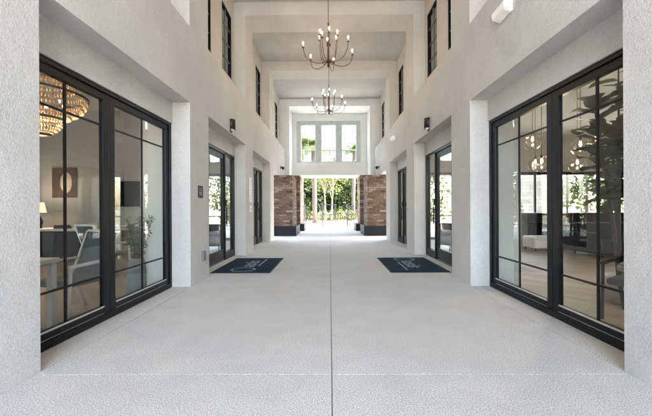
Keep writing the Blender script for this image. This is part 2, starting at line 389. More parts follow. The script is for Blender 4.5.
def wing(s):
    side = 'left' if s < 0 else 'right'
    w = thing('building_wing', ('stucco wing on the left of the passage, with the wood desk room behind its glass' if s < 0 else
              'stucco wing on the right of the passage, with pendant lit lounge behind its glass'), 'building', (0, 0, 0), 0, 'stucco wings flanking the passage')
    m = B(); o = 2.75
    for a, b in PIERS: m.box(s*W, s*o, a, b, -0.05, NT)
    m.box(s*W, s*o, 1.62, 12.72, NT, LEDGE)
    m.box(s*W, s*o, 12.72, 16.1, 2.85, LEDGE)
    for a, b in NICHES: m.box(s*2.615, s*o, a, b, GT+0.002, NT)
    for a, b in PIERS: m.box(s*W, s*G, a, b, LEDGE, CEIL)
    m.box(s*W, s*o, FRONT, 1.62, -0.05, CEIL)  # added unseen wall run behind the camera, keeps light off the near piers
    m.build('corridor_wall', 'stucco', w)
    u = B()
    for a, b in PIERS: u.box(s*G, s*2.80, a, b, LEDGE, CEIL)
    for a, b in UPB:
        c = (a+b)/2 if a < 12 else 14.43; zz0, zz1 = 4.76, 6.45
        op = [(c-1.10, c-0.35), (c+0.35, c+1.10)]
        u.box(s*G, s*2.80, a, b, LEDGE, zz0).box(s*G, s*2.80, a, b, zz1, CEIL)
        u.box(s*G, s*2.80, a, op[0][0], zz0, zz1).box(s*G, s*2.80, op[1][1], b, zz0, zz1)
        u.box(s*G, s*2.80, op[0][1], op[1][0], zz0, zz1)
        for y0, y1 in op: pane_window(w, s, G+0.02, y0, y1, zz0, zz1, shade=a < 12)
    u.build('upper_wall', 'tan', w)
    slider(w, s, *NICHES[0]); door_unit(w, s, *NICHES[1]); door_unit(w, s, *NICHES[2])
    # outer shell, roof, inner rooms
    im = 'inwall' if s < 0 else 'inwallr'
    sh = B(); X = 12.5
    sh.box(s*o, s*5.5, 1.62, 1.85, -0.05, 7.2).box(s*5.5, s*7.5, 1.62, 1.85, 3.1, 7.2).box(s*7.5, s*X, 1.62, 1.85, -0.05, 7.2)
    sh.box(s*X, s*(X+0.25), 1.62, 12.72, -0.05, 7.2)
    sh.box(s*o, s*3.1, 12.47, 12.72, -0.05, 7.2).box(s*3.1, s*12.2, 12.47, 12.72, 2.72, 7.2).box(s*12.2, s*X, 12.47, 12.72, -0.05, 7.2)
    sh.build('outer_wall', 'stucco', w)
    B().box(s*2.80, s*(X+0.5), 1.3, 17.75 if s > 0 else 12.9, 7.2, 7.45).build('roof', 'ceiling', w)  # right roof extended past the wing, unseen, to block sun from the side opening
    B().box(s*o, s*X, 1.85, 12.47, 4.2, 4.35).build('room_ceiling', 'inwhite', w)
    B().box(s*2.93, s*X, 1.85, 12.47, -0.10, 0.005).box(s*o, s*2.93, 1.85, 12.47, -0.10, 0.0).build('room_floor', 'wood', w)
    stub = B()
    stub.box(s*(o+0.003), s*3.17, 5.13, 5.62, 0.0, 4.2)
    stub.build('inner_pier', 'inwhite', w)
    lin = B()  # plaster linings inside
    lin.box(s*(o+0.003), s*(o+0.02), 5.62, 12.46, GT+0.02, 4.2).box(s*(o+0.003), s*(o+0.02), 1.86, 5.12, GT+0.02, 4.2)
    lin.box(s*(X-0.02), s*(X-0.003), 1.86, 12.46, 0.0, 4.2)
    lin.box(s*3.1, s*12.2, 12.45, 12.467, 2.74, 4.2)
    if s < 0: lin.box(s*5.25, s*X, 9.0, 9.15, 0.0, 4.2)
    lin.build('room_wall', im, w)
    # garden side glazing of the room
    g = B(); t = 0.05
    xx = 3.1
    while xx < 12.19:
        g.box(s*xx, s*(xx+t), 12.52, 12.60, 0, 2.72); xx += 1.3
    g.box(s*3.1, s*12.2, 12.515, 12.605, 2.60, 2.719).box(s*3.1, s*12.2, 12.515, 12.605, 0, 0.1)
    g.box(s*3.1, s*12.2, 12.53, 12.59, 0.95, 1.0)
    go = g.build('garden_window', 'frame', w)
    B().box(s*3.1, s*12.2, 12.56, 12.564, 0.1, 2.6).build('pane', 'glass', go)
    g = B()
    for xx in (5.5, 6.47, 7.45): g.box(s*xx, s*(xx+t), 1.7, 1.78, 0, 3.1)
    g.box(s*5.5, s*7.5, 1.695, 1.785, 3.0, 3.099)
    go = g.build('added_front_window', 'frame', w)  # unseen opening added in the front wall to bring daylight into the room
    B().box(s*5.5, s*7.5, 1.74, 1.744, 0, 3.0).build('pane', 'glass', go)
    return w
wl = wing(-1); wr = wing(1)

# ------------------------------------------------------------------ ceiling with cross beams, end portal
rf = thing('passage_roof', 'flat plaster ceiling with deep cross beams spanning between both wings', 'ceiling')
B().box(-2.8, 2.8, FRONT, 17.75, CEIL, 7.2).build('ceiling', 'ceiling', rf)  # carried on behind the camera, added there to cut daylight
for a, b in PIERS:
    B().box(-W, W, a, b, BEAM, CEIL).build('beam', 'stucco', rf)
ew = thing('end_wall', 'stucco end wall with three tall windows above the open archway to the garden', 'wall')
e = B()
for s in (-1, 1):
    e.box(s*2.11, s*2.75, 16.1, 17.5, -0.05, CEIL)
e.box(-2.11, 2.11, 16.1, 17.5, BEAM, CEIL)
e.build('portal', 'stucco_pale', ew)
cx = -0.06
e = B(); zt, zb = 6.24, 3.88
e.box(-2.75, 2.75, 17.5, 17.75, zt, CEIL).box(-2.75, cx-1.82, 17.5, 17.75, 3.15, zt).box(cx+1.82, 2.75, 17.5, 17.75, 3.15, zt)
e.box(cx-1.82, cx+1.82, 17.5, 17.75, 3.15, zb)
e.box(-2.11, 2.11, 17.30, 17.5, 3.15, 3.84)
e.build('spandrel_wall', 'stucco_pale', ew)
ex = B(); cs = [cx-1.165, cx, cx+1.165]; hw = 0.415; y0, y1 = 17.54, 17.66
edges = [cx-1.82]+[v for c in cs for v in (c-hw, c+hw)]+[cx+1.82]
for k in range(0, 8, 2): ex.box(edges[k], edges[k+1], y0, y1, zb, zt)
for c in cs: ex.box(c-hw, c+hw, y0, y1, 6.03, zt).box(c-hw, c+hw, y0, y1, zb, 3.94)
gw = ex.build('window_wall', 'greyframe', ew)
for c in cs:
    f = B(); z0, z1 = 3.94, 6.03; q = 0.03
    f.box(c-hw, c-hw+q, 17.58, 17.63, z0, z1).box(c+hw-q, c+hw, 17.58, 17.63, z0, z1).box(c-hw+q, c+hw-q, 17.58, 17.63, z0, z0+q).box(c-hw+q, c+hw-q, 17.58, 17.63, z1-q, z1)
    f.box(c-0.011, c+0.011, 17.595, 17.615, z0+q, z1-q)
    for z in (4.62, 5.32): f.box(c-hw+q, c+hw-q, 17.59, 17.62, z-0.012, z+0.012)
    wo = f.build('window', 'white', ew)
    B().box(c-hw+q, c+hw-q, 17.603, 17.607, z0+q, z1-q).build('pane', 'glass', wo)
bal = thing('balcony', 'white balcony with dark picket railing outside the end windows', 'balcony', (0, 0, 0))
B().box(-2.75, 2.75, 17.753, 19.0, 3.15, 3.80).build('slab', 'stucco_pale', bal)
rl = B()
rl.box(-2.7, 2.7, 18.9, 18.95, 4.80, 4.85).box(-2.7, 2.7, 18.91, 18.94, 3.9, 3.93)
for k in range(46): x = -2.66+k*0.118; rl.box(x-0.009, x+0.009, 18.915, 18.935, 3.93, 4.80)
for x in (-2.7, 0, 2.7): rl.box(x-0.03, x+0.03, 18.895, 18.955, 3.8, 4.9)
rl.build('railing', 'gate', bal)

# ------------------------------------------------------------------ brick columns
for s in (-1, 1):
    sd = 'left' if s < 0 else 'right'
    c = thing('brick_column', f'wide brown brick column on a dark plinth, nearer one on the {sd}', 'column', (s*2.2, 15.1, 0), 0, 'brown brick columns at the far end')
    B().box(s*1.76-s*2.2, s*0.55, -0.65, 0.995, 0.45, 2.847).build('shaft', 'brick', c)
    B().box(s*1.58-s*2.2, s*0.6, -0.80, 0.995, 0, 0.45, 0.006).build('plinth', 'plinth', c)
    c = thing('brick_column', f'slim brown brick column under the balcony, farther one on the {sd}', 'column', (s*2.2, 18.2, 0), 0, 'brown brick columns at the far end')
    B().box(s*1.70-s*2.2, s*0.5, -0.69, 0.75, 0.40, 3.147).build('shaft', 'brick', c)
    B().box(s*1.46-s*2.2, s*0.6, -0.80, 0.85, 0, 0.40, 0.006).build('plinth', 'plinth', c)

# ------------------------------------------------------------------ corridor chandeliers
def chandelier(label, loc):
    t = thing('candle_chandelier', label, 'chandelier', loc, 0, 'bronze candle chandeliers over the passage')
    H = 7.0-loc[2]
    B().tube([(0, 0, 0.95), (0, 0, H-0.03)], 0.008, 6).lathe([(0.001, H-0.06), (0.07, H-0.045), (0.075, H), (0.001, H)], seg=16).build('chain_rod', 'bronze', t)
    B().lathe([(0.001, -0.10), (0.018, -0.085), (0.03, -0.05), (0.012, -0.02), (0.045, 0.03), (0.05, 0.07), (0.018, 0.11), (0.014, 0.4), (0.03, 0.44), (0.032, 0.52), (0.014, 0.56), (0.011, 0.9), (0.02, 0.93), (0.001, 0.96)], seg=16).build('hub', 'bronze', t)
    for k in range(12):
        low = k % 2 == 0
        a = 2*math.pi*k/12+(0.30 if low else 0.1); r = 0.60 if low else 0.23; zb_ = 0.27 if low else 0.58
        ca, sa = math.cos(a), math.sin(a)
        if low: P = [(0.03, 0.08), (0.13, 0.0), (0.28, -0.03), (0.43, 0.0), (0.55, 0.10), (r, zb_)]
        else: P = [(0.03, 0.08), (0.07, 0.0), (0.13, 0.02), (0.18, 0.14), (0.21, 0.33), (r, zb_)]
        # smooth by Catmull-Rom
        pts = []
        for i in range(len(P)-1):
            p0, p1, p2, p3 = P[max(i-1, 0)], P[i], P[i+1], P[min(i+2, len(P)-1)]
            for j in range(4):
                q = j/4
                pts.append(tuple(0.5*((2*p1[d])+(-p0[d]+p2[d])*q+(2*p0[d]-5*p1[d]+4*p2[d]-p3[d])*q*q+(-p0[d]+3*p1[d]-3*p2[d]+p3[d])*q**3) for d in (0, 1)))
        pts.append(P[-1])
        arm = B().tube([(p[0]*ca, p[0]*sa, p[1]) for p in pts], 0.008, 6).lathe([(0.001, zb_), (0.028, zb_+0.005), (0.033, zb_+0.018), (0.014, zb_+0.018)], (r*ca, r*sa, 0), 10).build('arm', 'copper', t)
        B().tube([(r*ca, r*sa, zb_+0.015), (r*ca, r*sa, zb_+0.085)], 0.011, 8).build('candle', 'candle', arm)
        B().lathe([(0.007, zb_+0.085), (0.015, zb_+0.105), (0.012, zb_+0.125), (0.002, zb_+0.145)], (r*ca, r*sa, 0), 8).build('bulb', 'bulb', arm)
    return t
chandelier('bronze candle chandelier hanging nearest, the larger looking of the pair', (-0.02, 7.2, 4.68))
chandelier('bronze candle chandelier hanging farther back, before the end windows', (-0.02, 10.75, 4.66))

# ------------------------------------------------------------------ wall fittings
def sconce(s, y, label):
    t = thing('wall_sconce', label, 'wall light', (s*W, y, 3.10), 0, 'bronze wall sconces over the doors')
    B().box(0, -s*0.02, -0.055, 0.055, -0.02, 0.30, 0.004).build('back_plate', 'bronze', t)
    a0 = -math.pi/2 if s < 0 else math.pi/2
    b = B().lathe([(0.001, 0.285), (0.085, 0.285), (0.09, 0.28), (0.09, 0.05), (0.082, 0.05), (0.082, 0.27)], (-s*0.02, 0, 0), 16, a0=a0, a1=a0+math.pi)
    b.build('hood', 'bronze', t)
    B().lathe([(0.001, 0.035), (0.06, 0.038), (0.066, 0.06), (0.06, 0.2), (0.001, 0.2)], (-s*0.022, 0, 0), 14, a0=a0, a1=a0+math.pi).build('diffuser', 'ledlens', t)
sconce(-1, 7.22, 'dark bronze half round sconce over the door on the left wall')
sconce(1, 7.22, 'dark bronze half round sconce over the door on the right wall')
def flood(y, z, label):
    t = thing('emergency_light', label, 'wall light', (W, y, z), 0, 'white box lights on the right wall')
    th = R(14)
    b = B()
    b.prism([(0, -0.15, -0.075), (-0.11, -0.15, -0.035), (-0.12, -0.15, 0.05), (-0.08, -0.15, 0.085), (0, -0.15, 0.085)], (0, 0.30, 0))
    bmesh.ops.bevel(b.bm, geom=list(b.bm.edges), offset=0.008, segments=2, affect='EDGES')
    b.build('housing', 'white', t)
    B().prism([(-0.012, -0.13, -0.0755), (-0.103, -0.13, -0.0425), (-0.105, -0.13, -0.047), (-0.014, -0.13, -0.080)], (0, 0.26, 0)).build('lens', 'greyplastic' if False else 'ledlens', t)
flood(4.05, 3.86, 'white box emergency light high on the right wall, nearest the viewer')
flood(11.1, 3.78, 'white box emergency light high on the right wall, farther down')
for s in (-1, 1):
    t = thing('security_camera', f'small black dome camera on the bulkhead above the brick, {"left" if s < 0 else "right"} side', 'camera', (s*W, 14.5, 3.12), 0, 'black cameras over the brick columns')
    B().box(0, -s*0.03, -0.05, 0.05, 0.02, 0.16, 0.006).tube([(-s*0.02, 0, 0.1), (-s*0.10, 0, 0.1)], 0.018, 8).build('bracket', 'black', t)
    B().sphere((-s*0.12, 0, 0.05), 0.062, 2).tube([(-s*0.12, 0, 0.05), (-s*0.12, 0, 0.13)], 0.058, 14).build('camera_dome', 'black', t)
# signs
t = thing('door_sign', 'small dark square sign with pale pictogram on the nearest left pier', 'sign', (-W, 5.5, 1.60))
B().box(0, 0.012, -0.10, 0.10, -0.11, 0.11, 0.004).build('plate', 'black', t)
B().box(0.0125, 0.014, -0.07, 0.07, 0.05, 0.062).box(0.0125, 0.014, -0.055, 0.04, 0.018, 0.03).box(0.0125, 0.014, -0.055, -0.03, -0.045, 0.005).lathe([(0.001, 0), (0.028, 0), (0.028, 0.0015), (0.001, 0.0015)], (0, 0, 0), 14).build('pictogram', 'greyplastic', t) if False else None
pg = B().box(0.0125, 0.0145, -0.075, 0.07, 0.052, 0.064).box(0.0125, 0.0145, -0.06, 0.035, 0.024, 0.034).box(0.0125, 0.0145, -0.06, -0.03, -0.055, 0.01)
pg.prism([(0.0125, 0.01+0.035*math.cos(a), -0.03+0.035*math.sin(a)) for a in [k*math.pi/8 for k in range(16)]], (0.002, 0, 0))
pg.build('pictogram', 'matline', t)
t = thing('outlet_cover', 'grey weatherproof outlet box low on the nearest left pier', 'outlet', (-W, 5.58, 0.36))
B().box(0, 0.05, -0.055, 0.055, 0, 0.17, 0.01).build('cover', 'greyplastic', t)
B().box(0, 0.004, -0.065, 0.065, -0.01, 0.18).build('plate', 'alu', t)
t = thing('notice_board', 'tall white notice panel on the left pier between the two doors', 'sign', (-W, 9.0, 1.48))
B().box(0, 0.018, -0.13, 0.13, 0, 0.72, 0.004).build('panel', 'white', t)
pr = B()
for k in range(7): pr.box(0.0185, 0.020, -0.09, 0.09-0.03*(k % 3), 0.07+k*0.09, 0.10+k*0.09)
pr.build('printed_lines', 'artpale', t)
t = thing('room_plaque', 'small white plaque below the notice panel on the left pier', 'sign', (-W, 9.0, 1.20))
B().box(0, 0.014, -0.09, 0.09, 0, 0.18, 0.004).build('plate', 'white', t)
B().box(0.0145, 0.016, -0.05, 0.05, 0.06, 0.10).build('printed_mark', 'greyplastic', t)

# ------------------------------------------------------------------ door mats
def doormat(s, label):
    t = thing('door_mat', label, 'mat', (s*1.815, 7.08, 0.002), R(90) if s < 0 else R(-90), 'navy logo mats before the doors')
    B().box(-0.92, 0.92, -0.61, 0.61, 0, 0.006, 0.002).build('edge', 'rubber', t)
    B().box(-0.89, 0.89, -0.58, 0.58, 0.006, 0.011, 0.002).build('pile', 'mat', t)
    q = B()
    n = 40  # oval ring
    for k in range(n):
        a, b = 2*math.pi*k/n, 2*math.pi*(k+1)/n
        def P(r, w): return (-0.60+r[0]*math.cos(w), 0.02+r[1]*math.sin(w), 0.0114)
        q.poly([P((0.215, 0.26), a), P((0.215, 0.26), b), P((0.175, 0.215), b), P((0.175, 0.215), a)])
    q.box(-0.24, 0.72, -0.235, -0.195, 0.0105, 0.0125)
    q.build('logo_ring', 'matline', t)
    cu = bpy.data.curves.new('script_letters', 'FONT'); cu.body = 'asis'; cu.size = 0.48; cu.offset = 0.006; cu.shear = 0.25; cu.extrude = 0.0008; cu.space_character = 1.1
    tmp = bpy.data.objects.new('tmp_text', cu); me = bpy.data.meshes.new_from_object(tmp); bpy.data.objects.remove(tmp)
    me.materials.clear(); me.materials.append(M['matline'])
    o = bpy.data.objects.new('letters', me); COL.objects.link(o); o.parent = t; o.location = (-0.33, -0.12, 0.0118)
    return t
doormat(-1, 'navy mat with pale oval logo on the floor at the left door')
doormat(1, 'navy mat with pale oval logo on the floor at the right door')

# ------------------------------------------------------------------ left room contents
def leafquad(q, p, size, d=None, asp=0.45):
    d = d or Vector((random.uniform(-1, 1), random.uniform(-1, 1), random.uniform(-1, 1)))
    d.normalize(); w = d.orthogonal().normalized(); w.rotate(Matrix.Rotation(random.uniform(0, 6.28), 3, d))
    p = Vector(p); a, b = size, size*asp
    q.poly([p, p+d*a*0.5+w*b*0.5, p+d*a, p+d*a*0.5-w*b*0.5])

t = thing('crystal_chandelier', 'tiered crystal drum chandelier glowing amber inside the left room', 'chandelier', (-4.36, 4.62, 2.27))
B().tube([(0, 0, 1.3), (0, 0, 1.90)], 0.012, 8).lathe([(0.001, 1.87), (0.09, 1.88), (0.09, 1.93)], seg=14).build('chain_rod', 'bronze', t)
def ring(r, z, name='ring'):
    B().lathe([(r, z-0.018), (r+0.012, z-0.018), (r+0.012, z+0.018), (r, z+0.018), (r, z-0.018)], seg=48).build(name, 'bronze', t)
ring(0.24, 1.14); ring(0.57, 0.76); ring(0.28, 0.40); ring(0.12, 0.16)
def strands(r0, z0, r1, z1, n, sag=0.0):
    q = B()
    for k in range(n):
        a = 2*math.pi*k/n; L = 5
        for j in range(L):
            f = (j+0.5)/L; bulge = math.sin(f*math.pi)*sag
            r = r0+(r1-r0)*f+bulge; z = z0+(z1-z0)*f
            h = abs(z1-z0)/L*0.62; ww = 0.013
            c = Vector((r*math.cos(a), r*math.sin(a), z)); rd = Vector((math.cos(a), math.sin(a), 0)); tg = Vector((-math.sin(a), math.cos(a), 0))
            v = [q.bm.verts.new(c+o) for o in (rd*ww, tg*ww, -rd*ww, -tg*ww)]; up = q.bm.verts.new(c+Vector((0, 0, h))); dn = q.bm.verts.new(c-Vector((0, 0, h)))
            for i in range(4): q.bm.faces.new((v[i], v[(i+1) % 4], up)); q.bm.faces.new((v[(i+1) % 4], v[i], dn))
    q.build('crystal_curtain', 'crystal', t)
strands(0.24, 1.12, 0.55, 0.79, 60, -0.07); strands(0.565, 0.74, 0.30, 0.42, 84, 0.08); strands(0.27, 0.38, 0.13, 0.18, 44, 0.03)
for k in range(6):
    a = k*math.pi/3; B().sphere((0.28*math.cos(a), 0.28*math.sin(a), 0.66), 0.022, 1).build('bulb', 'amberbulb', t)

def desk(name, label, loc, lx, ly, h, m='white', cat='desk'):
    t = thing(name, label, cat, loc)
    B().box(-lx/2, lx/2, -ly/2, ly/2, h-0.05, h, 0.006).build('top', m, t)
    for sx in (-1, 1):
        for sy in (-1, 1):
            B().box(sx*(lx/2-0.02), sx*(lx/2-0.08), sy*(ly/2-0.02), sy*(ly/2-0.08), 0, h-0.05).build('leg', m, t)
    return t
desk('white_table', 'white square legged table just inside the left window', (-3.50, 2.9, 0.006), 1.0, 1.0, 0.76, cat='table')
desk('console_desk', 'long white desk against the back wall of the left room', (-6.9, 8.3, 0.006), 2.9, 0.7, 0.78)
t = thing('storage_cabinet', 'low dark cabinet standing under the long white desk', 'cabinet', (-7.2, 8.35, 0.006))
B().box(-0.8, 0.8, -0.25, 0.25, 0, 0.68, 0.01).build('carcass', 'navy', t)
B().box(-0.78, -0.01, -0.27, -0.252, 0.03, 0.65).build('cabinet_door', 'navy', t); B().box(0.01, 0.78, -0.27, -0.252, 0.03, 0.65).build('cabinet_door', 'navy', t)
t = thing('table_lamp', 'lit table lamp with dark base on the white desk', 'lamp', (-7.95, 8.3, 0.79))
B().lathe([(0.001, 0), (0.11, 0), (0.12, 0.02), (0.10, 0.05), (0.13, 0.18), (0.08, 0.32), (0.02, 0.38), (0.015, 0.45), (0.001, 0.45)], seg=20).build('base', 'black', t)
B().lathe([(0.20, 0.42), (0.15, 0.70)], seg=24).build('lamp_shade', 'shade', t)
for nm, lb, x, h, w in (('book_stack', 'stack of dark books lying on the white desk', -7.2, 0.09, 0.32), ('storage_box', 'pale box standing on the white desk beside the books', -6.3, 0.16, 0.26)):
    q = B()
    if nm == 'book_stack':
        for k in range(3): q.box(-w/2+0.01*k, w/2-0.015*k, -0.11, 0.11-0.01*k, k*0.031, k*0.031+0.03, 0.003)
    else: q.box(-w/2, w/2, -0.12, 0.12, 0, h-0.04, 0.006).box(-w/2-0.006, w/2+0.006, -0.126, 0.126, h-0.039, h, 0.004)
    o = q.build(nm, 'navy' if nm == 'book_stack' else 'artpale', loc=(x, 8.25, 0.788)); tag(o, lb, 'books' if nm == 'book_stack' else 'box')
t = thing('framed_art', 'dark brown abstract art with a pale oval, hung in the left room', 'picture', (-7.78, 8.995, 2.08))
B().box(-0.36, 0.36, -0.03, 0, -0.44, 0.44, 0.004).build('canvas', 'art', t)
B().prism([(0.06+0.17*math.cos(a), -0.031, 0.0+0.30*math.sin(a)) for a in [k*math.pi/16 for k in range(32)]], (0, -0.004, 0)).build('oval', 'artpale', t)
t = thing('television', 'wide black wall television in the left room', 'television', (-5.95, 8.995, 1.74))
B().box(-0.68, 0.68, -0.06, 0, -0.37, 0.37, 0.006).build('casing', 'black', t); B().box(-0.665, 0.665, -0.062, -0.0605, -0.355, 0.355).build('screen', 'screen', t)
t = thing('sideboard', 'brown wood sideboard below the television', 'sideboard', (-5.95, 8.72, 0.006))
B().box(-0.72, 0.72, -0.24, 0.24, 0.12, 0.80, 0.008).build('carcass', 'oak', t); B().box(-0.75, 0.75, -0.26, 0.26, 0.801, 0.84, 0.005).build('top', 'white', t)
for x in (-0.65, 0.65): B().tube([(x, 0, 0), (x, 0, 0.12)], 0.025, 8).build('leg', 'black', t)

def chair(name, label, loc, rot, arm='white', seat='fabric', back='fabric', wide=0.54):
    t = thing(name, label, 'chair', loc, rot)
    h = wide/2
    B().box(-h+0.03, h-0.03, -0.26, 0.24, 0.40, 0.48, 0.025).build('seat', seat, t)
    q = B()  # leaning back panel
    q.prism([(-h+0.03, 0.20, 0.46), (h-0.03, 0.20, 0.46), (h-0.05, 0.36, 0.99), (-h+0.05, 0.36, 0.99)], (0, 0.045, 0.0)); q.build('backrest', back, t)
    for sx in (-1, 1):
        B().tube([(sx*h, -0.27, 0), (sx*h, -0.24, 0.64)], 0.018, 8).build('leg', arm, t)
        B().tube([(sx*h, 0.38, 0), (sx*h, 0.20, 0.45), (sx*h*0.94, 0.40, 1.0)], 0.022, 8).build('leg', arm, t)
        B().tube([(sx*h, -0.26, 0.64), (sx*h, 0.27, 0.66)], 0.02, 8).build('armrest', arm, t)
    B().tube([(-h*0.94, 0.40, 1.0), (h*0.94, 0.40, 1.0)], 0.02, 8).build('top_rail', arm, t)
    return t
chair('arm_chair', 'white framed armchair with grey back just behind the left glass', (-3.12, 3.72, 0.006), R(-12))
chair('arm_chair', 'grey armchair farther inside the left room beside the plant', (-4.3, 5.9, 0.006), R(160))

t = thing('floor_vase', 'ribbed grey floor vase of leafy branches beside the left glass', 'vase', (-2.98, 4.72, 0.006))
q = B(); prof = [(0.001, 0), (0.13, 0), (0.135, 0.15), (0.125, 0.40), (0.10, 0.54), (0.085, 0.54), (0.09, 0.1), (0.001, 0.08)]
q.lathe(prof, seg=40)
for i, v in enumerate(q.bm.verts):
    if 40 <= i < 200 and i % 2: v.co.x *= 0.93; v.co.y *= 0.93
q.build('vessel', 'ceramic', t)
st, lf = B(), B()
for k in range(22):
    a = random.uniform(0, 6.28); r = random.uniform(0.06, 0.24); h = random.uniform(0.85, 1.22)
    P = [Vector((0.04*math.cos(a), 0.04*math.sin(a), 0.3)), Vector((r*0.4*math.cos(a), r*0.4*math.sin(a), 0.7)), Vector((r*math.cos(a), r*math.sin(a), h))]
    st.tube(P, [0.005, 0.004, 0.002], 5)
    for j in range(34):
        f = random.uniform(-0.3, 1); p = P[1].lerp(P[2], f)
        leafquad(lf, p, random.uniform(0.045, 0.085), asp=0.5)
st.build('stems', 'bark', t); lf.build('leaves', 'sage', t, kind='stuff')

# ------------------------------------------------------------------ right room contents
bl = [(5.45, 0.656, 2.44, 0), (5.3, 0.685, 2.03, 1), (5.6, 0.80, 2.05, 2), (5.2, 0.81, 2.30, 3), (5.5, 0.86, 2.46, 4), (6.2, 0.665, 2.15, 5), (5.9, 0.735, 2.60, 6)]
wh = ['leftmost of the cluster', 'low one by the dark mullion', 'lowest right of the mullion', 'middle one beside the fig leaves', 'half hidden by fig leaves', 'small far one at the left', 'highest of the cluster']
for y, sl, z, k in bl:
    t = thing('globe_pendant', 'clear glass globe pendant in the right room, '+wh[k], 'pendant light', (y*sl, y, z), 0, 'glass globe pendants in the right room')
    B().tube([(0, 0, 0.16), (0, 0, 4.195-z)], 0.004, 5).lathe([(0.001, 4.17-z), (0.05, 4.175-z), (0.05, 4.198-z)], seg=12).build('cord', 'black', t)
    B().lathe([(0.001, 0.17), (0.022, 0.165), (0.024, 0.10), (0.001, 0.10)], seg=12).build('socket', 'bronze', t)
    B().lathe([(0.022, 0.135), (0.07, 0.12), (0.12, 0.07), (0.14, 0.0), (0.125, -0.07), (0.08, -0.12), (0.001, -0.14)], seg=24).build('globe', 'clear', t)
    B().lathe([(0.008, 0.10), (0.017, 0.06), (0.018, 0.035), (0.001, 0.01)], seg=12).build('bulb', 'amberbulb', t)

t = thing('fig_tree', 'tall fiddle leaf fig in a pale basket inside the right glass', 'plant', (3.92, 4.20, 0.006))
B().lathe([(0.001, 0), (0.16, 0), (0.20, 0.2), (0.19, 0.36), (0.17, 0.36), (0.17, 0.3), (0.001, 0.3)], seg=24).build('basket', 'artpale', t)
tr, lv = B(), B()
def bigleaf(q, p, d, L):
    d = d.normalized(); w = d.cross(Vector((0, 0, 1))); w = w.normalized() if w.length > 0.1 else Vector((1, 0, 0)); n = w.cross(d)
    sh_ = [(0, 0.05), (0.2, 0.24), (0.42, 0.26), (0.55, 0.24), (0.8, 0.38), (0.95, 0.24), (1.0, 0.02)]
    mid = [q.bm.verts.new(p+d*L*u-Vector((0, 0, 1))*(u*u*L*0.25)) for u, v in sh_]
    for sg in (-1, 1):
        ed = [q.bm.verts.new(p+d*L*u-Vector((0, 0, 1))*(u*u*L*0.25)+w*sg*v*L+n*v*L*0.25) for u, v in sh_]
        for i in range(len(sh_)-1):
            f = q.bm.faces.new((mid[i], mid[i+1], ed[i+1], ed[i]) if sg > 0 else (mid[i], ed[i], ed[i+1], mid[i+1])); f.smooth = True
for k, (bx, by, h) in enumerate([(0.0, 0, 3.15), (-0.22, 0.05, 2.75), (0.2, -0.1, 2.9), (0.1, 0.2, 2.3)]):
    P = [Vector((0, 0, 0.25)), Vector((bx*0.25, by*0.3, 1.0)), Vector((bx*0.7, by*0.7, 1.7)), Vector((bx*1.3, by*1.3, h))]
    tr.tube(P, [0.028, 0.022, 0.017, 0.008], 8)
    for j in range(34):
        f = random.uniform(0.0, 1)
        p = P[2].lerp(P[3], f*1.3-0.3) if f > 0.25 else P[1].lerp(P[2], 0.5+f*2)
        a = random.uniform(0, 6.28)
        bigleaf(lv, p, Vector((math.cos(a), math.sin(a), random.uniform(-0.3, 0.7))), random.uniform(0.28, 0.42))
tr.build('trunk', 'bark', t); lv.build('leaves', 'leafd', t, kind='stuff')

t = chair('side_chair', 'black framed chair with patterned cushion inside the right glass', (3.50, 3.50, 0.006), R(-60), 'black', 'fabric', 'fabric', 0.5)
B().sphere((0, 0.0, 0.58), 0.2, 3, (1.0, 0.8, 0.5)).build('cushion', 'pattern', t)
t = thing('bar_counter', 'long navy counter across the back of the right room', 'counter', (8.9, 11.1, 0.006))
B().box(-2.6, 2.6, -0.35, 0.35, 0, 1.04, 0.006).build('counter_body', 'navy', t); B().box(-2.66, 2.66, -0.42, 0.40, 1.041, 1.085, 0.006).build('counter_top', 'black', t)
for k in range(5):
    x = 6.9+k*0.95
    t = thing('bar_stool', 'black bar stool at the navy counter in the right room', 'stool', (x, 10.3, 0.006), 0, 'bar stools at the navy counter')
    B().box(-0.2, 0.2, -0.2, 0.2, 0.72, 0.78, 0.02).build('seat', 'navy', t); B().prism([(-0.2, -0.19, 0.78), (0.2, -0.19, 0.78), (0.2, -0.24, 1.08), (-0.2, -0.24, 1.08)], (0, 0.03, 0)).build('backrest', 'navy', t)
    for sx in (-1, 1):
        for sy in (-1, 1): B().tube([(sx*0.21, sy*0.21, 0), (sx*0.17, sy*0.17, 0.73)], 0.014, 6).build('leg', 'black', t)
t = thing('ottoman', 'low pale ottoman on the wood floor of the right room', 'ottoman', (6.35, 9.3, 0.006))
B().box(-0.4, 0.4, -0.3, 0.3, 0.08, 0.42, 0.04).build('seat', 'white', t)
for sx in (-0.33, 0.33):
    for sy in (-0.23, 0.23): B().tube([(sx, sy, 0), (sx, sy, 0.09)], 0.02, 8).build('leg', 'black', t)
t = thing('lounge_sofa', 'dark low sofa facing the glass in the right room', 'sofa', (7.9, 8.4, 0.006), R(8))
B().box(-1.1, 1.1, -0.42, 0.42, 0.1, 0.42, 0.04).build('seat', 'navy', t); B().box(-1.1, 1.1, 0.28, 0.5, 0.42, 0.85, 0.05).build('backrest', 'navy', t)
for sx in (-1, 1): B().box(sx*1.1, sx*1.28, -0.42, 0.5, 0.1, 0.62, 0.04).build('armrest', 'navy', t)
for sx in (-1, 1):
    for sy in (-0.34, 0.4): B().tube([(sx*1.0, sy, 0), (sx*1.0, sy, 0.11)], 0.022, 8).build('leg', 'black', t)

